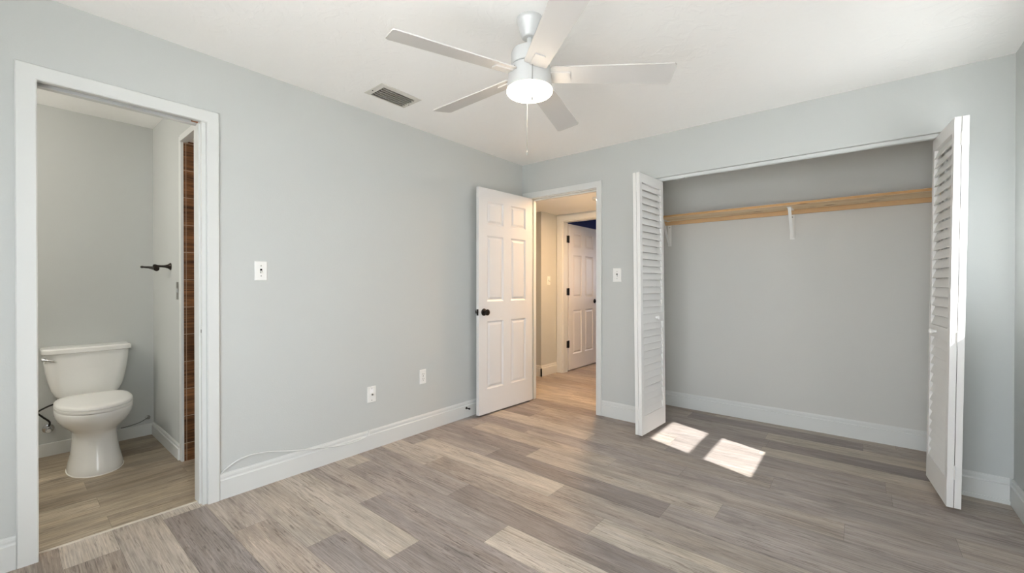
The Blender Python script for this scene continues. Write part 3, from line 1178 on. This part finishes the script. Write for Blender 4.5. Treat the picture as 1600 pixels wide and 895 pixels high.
def shrink(ps, e):
    cx, cy = sum(p[0] for p in ps) / 4, sum(p[1] for p in ps) / 4
    return [(p[0] + (e if p[0] < cx else -e), p[1] + (e if p[1] < cy else -e)) for p in ps]


mb.rings([ring_at(outer, H), ring_at(shrink(outer, .002), H - .003), ring_at(shrink(inner, -.006), H - .0045), ring_at(inner, H - .0065), ring_at(inner, H)], cap0=False, cap1=False)
mb.build('vent_frame', VENTM, vt, mtx=M)
MB().box(ix0, ix1, iy0, iy1, H - .0012, H - .0004).build('duct_recess', DUCT, vt, mtx=M)
nsl = 6
for k in range(nsl):
    x = ix0 + (k + .55) * (ix1 - ix0) / nsl
    MM = M @ Matrix.Translation((x, 0, H - .0095)) @ Matrix.Rotation(R(45), 4, 'Y')
    MB().box(-.0125, .0125, iy0 + .001, iy1 - .001, -.0007, .0007).build('vent_slat', VENTM, vt, mtx=MM)
for y in (VY0 + .016, VY1 - .016):
    MB().lathe([(.004, 0), (.003, .002), (0, .0025)], SHADOWGAP, 12, M @ Matrix.Translation(((ix0 + ix1) / 2 - .02, y, H - .0038)) @ Matrix.Rotation(R(180), 4, 'X')).build('vent_screw', SHADOWGAP, vt)

# ------------------------------------------------------------------ ceiling fan
FX, FY = -1.203, 1.588
fan = thing('ceiling_fan', 'silver five-blade ceiling fan with lit round light on a short downrod', 'ceiling fan', (FX, FY, H))
MB().lathe([(.062, 0), (.062, -.010), (.060, -.018), (.057, -.022), (.055, -.026), (.047, -.058), (.039, -.078), (.037, -.086), (.032, -.090), (.017, -.090)], SILVER, 48).build('canopy', SILVER, fan, 30)
MB().lathe([(.0125, -.08), (.0125, -.165)], SILVER, 24).build('downrod', SILVER, fan, 30)
TILT = Matrix.Identity(4)
Zm = -.150
MB().lathe([(.016, Zm + .006), (.072, Zm), (.083, Zm - .004), (.0865, Zm - .012), (.0865, Zm - .070), (.083, Zm - .073), (.05, Zm - .073)], SILVER, 56).build('motor_housing', SILVER, fan, 30)
MB().lathe([(.060, Zm - .073), (.060, Zm - .084)], SHADOWGAP, 40).build('motor_gap', SHADOWGAP, fan, 30)
Zl = -.232
lk = MB().lathe([(.05, Zl), (.094, Zl), (.098, Zl - .003), (.099, Zl - .010), (.1055, Zl - .080), (.1065, Zl - .100), (.105, Zl - .102), (.100, Zl - .1005)], SILVER, 64).build('light_housing', SILVER, fan, 30)
MB().lathe([(.100, Zl - .1022), (.1072, Zl - .1022), (.1072, Zl - .112), (.101, Zl - .119), (.080, Zl - .126), (.045, Zl - .131), (0, Zl - .1325)], LAMPGLASS, 56, cap0=True).build('light_diffuser', LAMPGLASS, fan, 40)
to_cam = Vector((-FX, -FY, 0)).normalized()
sv = Vector((to_cam.y, -to_cam.x, 0))
for off in (-.0, .25, -.6):
    dd = (to_cam * math.cos(off * 3) + sv * math.sin(off * 3)).normalized()
    MB().lathe([(.004, 0), (.0035, .003), (0, .0035)], NICKEL, 12, Matrix.Translation(dd * .0985 + Vector((0, 0, Zl - .022))) @ dd.to_track_quat('Z', 'Y').to_matrix().to_4x4()).build('housing_screw', NICKEL, fan, 40)


def pull_chain(p0, p1):
    mb = MB()
    mb.tube([p0, (Vector(p0) + Vector(p1)) / 2, p1], .0011, NICKEL, 8)
    mb.lathe([(.0011, .0), (.0032, -.004), (.0038, -.012), (.003, -.020), (.0005, -.023)], NICKEL, 12, Matrix.Translation(Vector(p1) + Vector((0, 0, .001))))
    return mb.build('pull_chain', NICKEL, fan, 50)


c0 = to_cam * .110 - sv * .012
pull_chain((c0.x, c0.y, Zl - .03), (c0.x, c0.y, Zl - .178))
c1 = -to_cam * .106 + sv * .012
pull_chain((c1.x, c1.y, Zl - .05), (c1.x, c1.y, -.585))
ZB = -.262
PITCH = R(-12.5)
for k in range(5):
    a = R(33.75) + k * 2 * math.pi / 5
    sag = (2.2, 2.0, -0.8, 0.0, 0.0)[k]                 # blades hang slightly unevenly
    T = Matrix.Translation((0, 0, ZB)) @ Matrix.Rotation(a, 4, 'Z') @ Matrix.Rotation(R(sag), 4, 'Y') @ Matrix.Rotation(PITCH, 4, 'X')
    r0, r1, w0, w1, th = .098, .656, .0535, .0670, .0055
    poly = [(r0, -w0 + .006), (r0 + .006, -w0), (r1 - .010, -w1), (r1, -w1 + .010), (r1, w1 - .010), (r1 - .010, w1), (r0 + .006, w0), (r0, w0 - .006)]
    mb = MB().prism(poly, 'z', -th / 2, th / 2)
    bl = mb.build('fan_blade', BLADE, fan, 30, mtx=T)
    # bracket plate under the blade with a raised rim, and an arm into the hub
    mb = MB()
    pl = [(.102, -.026), (.186, -.023), (.190, -.019), (.190, .019), (.186, .023), (.102, .026)]
    mb.prism(pl, 'z', -th / 2 - .006, -th / 2)
    mb.prism([(.058, -.020), (.110, -.022), (.110, .022), (.058, .020)], 'z', -th / 2 - .0055, -th / 2 + .004)
    mb.build('blade_bracket', BLADE, bl, 30, mtx=T)

# ------------------------------------------------------------------ hallway ceiling light
hl = thing('hallway_light', 'small glowing flush light on the hallway ceiling', 'ceiling light', (-2.172, 4.195, HH))
MB().lathe([(.115, 0), (.115, -.012), (.110, -.016), (.100, -.016)], TRIM, 40).build('light_rim', TRIM, hl, 30)
MB().lathe([(.100, -.015), (.06, -.0165), (0, -.017)], HALLGLASS, 40).build('light_diffuser', HALLGLASS, hl, 40)

# ------------------------------------------------------------------ toilet
tl = thing('toilet', 'white two-piece toilet with closed lid against the bathroom wall', 'toilet', (XB, .392, 0))


def oval(z, xb, xf, hw, n=44, pf=2.1, pb=2.6, frac=.45):
    """Egg-shaped ring: back at xb, front at xf, widest at frac of the way."""
    xc = xb + (xf - xb) * frac
    out = []
    for k in range(n):
        t = 2 * math.pi * k / n
        c, s = math.cos(t), math.sin(t)
        p = pf if c > 0 else pb
        r = (abs(c) ** p + abs(s) ** p) ** (-1 / p)
        out.append((xc + c * r * ((xf - xc) if c > 0 else (xc - xb)), s * r * hw, z))
    return out


rr = [oval(z, a, f, w) for z, a, f, w in (
    (0.004, .30, .700, .132), (.018, .30, .702, .133), (.05, .302, .690, .126), (.11, .305, .668, .114), (.17, .30, .655, .108), (.215, .29, .650, .106),
    (.245, .27, .652, .110), (.262, .25, .664, .120), (.285, .235, .690, .142), (.312, .22, .718, .163), (.338, .21, .738, .177), (.362, .206, .748, .184),
    (.386, .205, .752, .186), (.396, .207, .750, .184), (.400, .215, .742, .178))]
MB().rings(rr, PORCELAIN).build('bowl', PORCELAIN, tl, 50)
MB().rings([oval(0.0, .296, .706, .136), oval(.004, .299, .703, .133)], CAULK).build('caulk_bead', CAULK, tl, 50)
# shelf joining bowl and tank
mb = MB()
mb.rings([[(.012, -.11, .30), (.26, -.12, .30), (.26, .12, .30), (.012, .11, .30)], [(.012, -.15, .385), (.27, -.16, .385), (.27, .16, .385), (.012, .15, .385)],
          [(.016, -.148, .402), (.26, -.155, .402), (.26, .155, .402), (.016, .148, .402)]])
mb.build('tank_shelf', PORCELAIN, tl, 30)
seat = [oval(z, a, f, w, frac=.42, pb=3.2) for z, a, f, w in ((.4005, .25, .742, .172), (.4035, .248, .746, .176), (.4040, .242, .755, .184), (.4165, .242, .755, .184), (.4195, .246, .750, .179))]
MB().rings(seat, SEATP).build('seat', SEATP, tl, 50)
lid = [oval(z, a, f, w, frac=.42, pb=3.2) for z, a, f, w in ((.4197, .245, .742, .172), (.4232, .243, .745, .175), (.4236, .232, .754, .184), (.434, .232, .753, .183), (.440, .240, .745, .176), (.443, .262, .722, .155), (.444, .30, .68, .12))]
MB().rings(lid, SEATP).build('seat_lid', SEATP, tl, 50)


def tank_ring(z, x0, x1, hw, ch, n=5):
    """Plan of the tank: flat back, front corners rounded by ch."""
    pts = [(x0, -hw, z), (x0, hw, z)]
    for k in range(n + 1):
        t = k / n * math.pi / 2
        pts.append((x1 - ch + ch * math.sin(t), hw - ch * .8 + ch * .8 * math.cos(t), z))
    for k in range(n + 1):
        t = math.pi / 2 - k / n * math.pi / 2
        pts.append((x1 - ch + ch * math.sin(t), -hw + ch * .8 - ch * .8 * math.cos(t), z))
    return pts


tk = [tank_ring(z, .012, x1, hw, ch) for z, x1, hw, ch in ((.404, .165, .130, .06), (.412, .178, .150, .065), (.43, .188, .166, .07), (.47, .196, .182, .075), (.53, .202, .196, .078),
                                                       (.60, .206, .207, .08), (.66, .208, .213, .08), (.722, .209, .216, .08))]
MB().rings(tk, PORCELAIN).build('tank', PORCELAIN, tl, 40)
ld = [tank_ring(z, .006, x1, hw, ch, 3) for z, x1, hw, ch in ((.7225, .216, .222, .055), (.727, .222, .226, .055), (.750, .222, .226, .055), (.757, .214, .220, .055), (.759, .20, .21, .05))]
MB().rings(ld, PORCELAIN).build('tank_lid', PORCELAIN, tl, 35)
mb = MB()
mb.lathe([(.013, 0), (.012, .008), (.007, .011), (.006, .02)], CHROME, 16, Matrix.Translation((.168, -.212, .688)) @ Matrix.Rotation(R(62), 4, 'Y') @ Matrix.Rotation(R(22), 4, 'X'))
mb.tube([(.187, -.222, .692), (.194, -.205, .690), (.207, -.184, .684), (.2135, -.168, .681)], [.0055, .006, .0065, .006], CHROME, 10)
mb.build('flush_lever', CHROME, tl, 45)

# supply stop and hose
sv_ = thing('supply_valve', 'chrome water stop valve with dark braided hose on the wall behind the toilet', 'valve', (XB, .205, .19))
MB().lathe([(.030, 0), (.029, .004), (.014, .008), (.009, .010), (.008, .045)], CHROME, 24, Matrix.Rotation(R(90), 4, 'Y')).build('escutcheon', CHROME, sv_, 40)
MB().lathe([(.010, -.018), (.012, -.012), (.012, .016), (.008, .024)], CHROME, 16, Matrix.Translation((.05, 0, 0))).build('valve_body', CHROME, sv_, 40)
MB().lathe([(.013, .055), (.017, .060), (.017, .072), (.012, .078)], CHROME, 14, Matrix.Rotation(R(90), 4, 'Y')).build('valve_handle', CHROME, sv_, 40)
MB().tube(smoothpath([(.05, 0, .022), (.05, .004, .055), (.055, -.03, .10), (.06, -.05, .135), (.075, -.01, .165), (.09, .03, .185), (.095, .045, .212)], 6), .0055, BRAID, 10).build('braided_hose', BRAID, sv_, 60)

# pipe stub near the bathroom corner
pk = thing('pipe_stub', 'small capped pipe stub above the baseboard in the bathroom corner', 'pipe', (XB, .738, .14))
MB().lathe([(.016, 0), (.016, .004), (.007, .006), (.007, .022), (.010, .024), (.010, .032)], NICKEL, 16, Matrix.Rotation(R(90), 4, 'Y')).build('stub', NICKEL, pk, 40)
MB().tube(smoothpath([(.004, -.012, -.010), (.008, -.05, -.028), (.010, -.11, -.040), (.008, -.16, -.044)], 5), .0022, BRAID, 8).build('wire', BRAID, pk, 60)

# towel hook pair on the bathroom wall
hk = thing('towel_hook', 'dark bronze towel hook with a swing arm on the bathroom wall beside the shower', 'hook', (-3.815, YBR, 1.322))
MB().lathe([(.026, 0), (.026, .004), (.022, .008), (.014, .018), (.009, .034), (.0075, .055), (.009, .075), (.013, .083), (.014, .090), (.010, .098), (0, .101)], BRONZE, 28, Matrix.Rotation(R(90), 4, 'X')).build('hook_post', BRONZE, hk, 40)
MB().tube([(.006, -.080, -.018), (-.02, -.090, -.014), (-.065, -.108, -.008), (-.115, -.128, -.005), (-.128, -.133, -.004), (-.139, -.137, -.004), (-.146, -.140, -.004)],
          [.018, .0135, .009, .0065, .0085, .0085, .003], BRONZE, 16).build('swing_arm', BRONZE, hk, 50)

sp = thing('strike_plate', 'brushed metal strike plate on the bathroom wall edge below the towel hook', 'strike plate', (-3.632, YBR, 1.15))
mb = MB()
mb.box(-.024, .024, -.0025, -.0003, -.060, .060, bev=.0008)
mb.build('plate', NICKEL, sp)
MB().box(-.010, .010, -.0045, -.0025, -.012, .012, bev=.0004).build('keeper', CHROME, sp)
mb = MB()
mb.box(-.010, .010, 0, .0015, -.028, .028, bev=.0005)
sp2 = thing('strike_plate', 'small white-painted strike plate on the bathroom doorway jamb', 'strike plate', (XL - .014, .6898, .94), (0, 0, R(180)))
mb.build('plate', TRIM, sp2)
MB().box(-.004, .004, .0015, .0019, -.009, .009).build('latch_hole', SHADOWGAP, sp2)
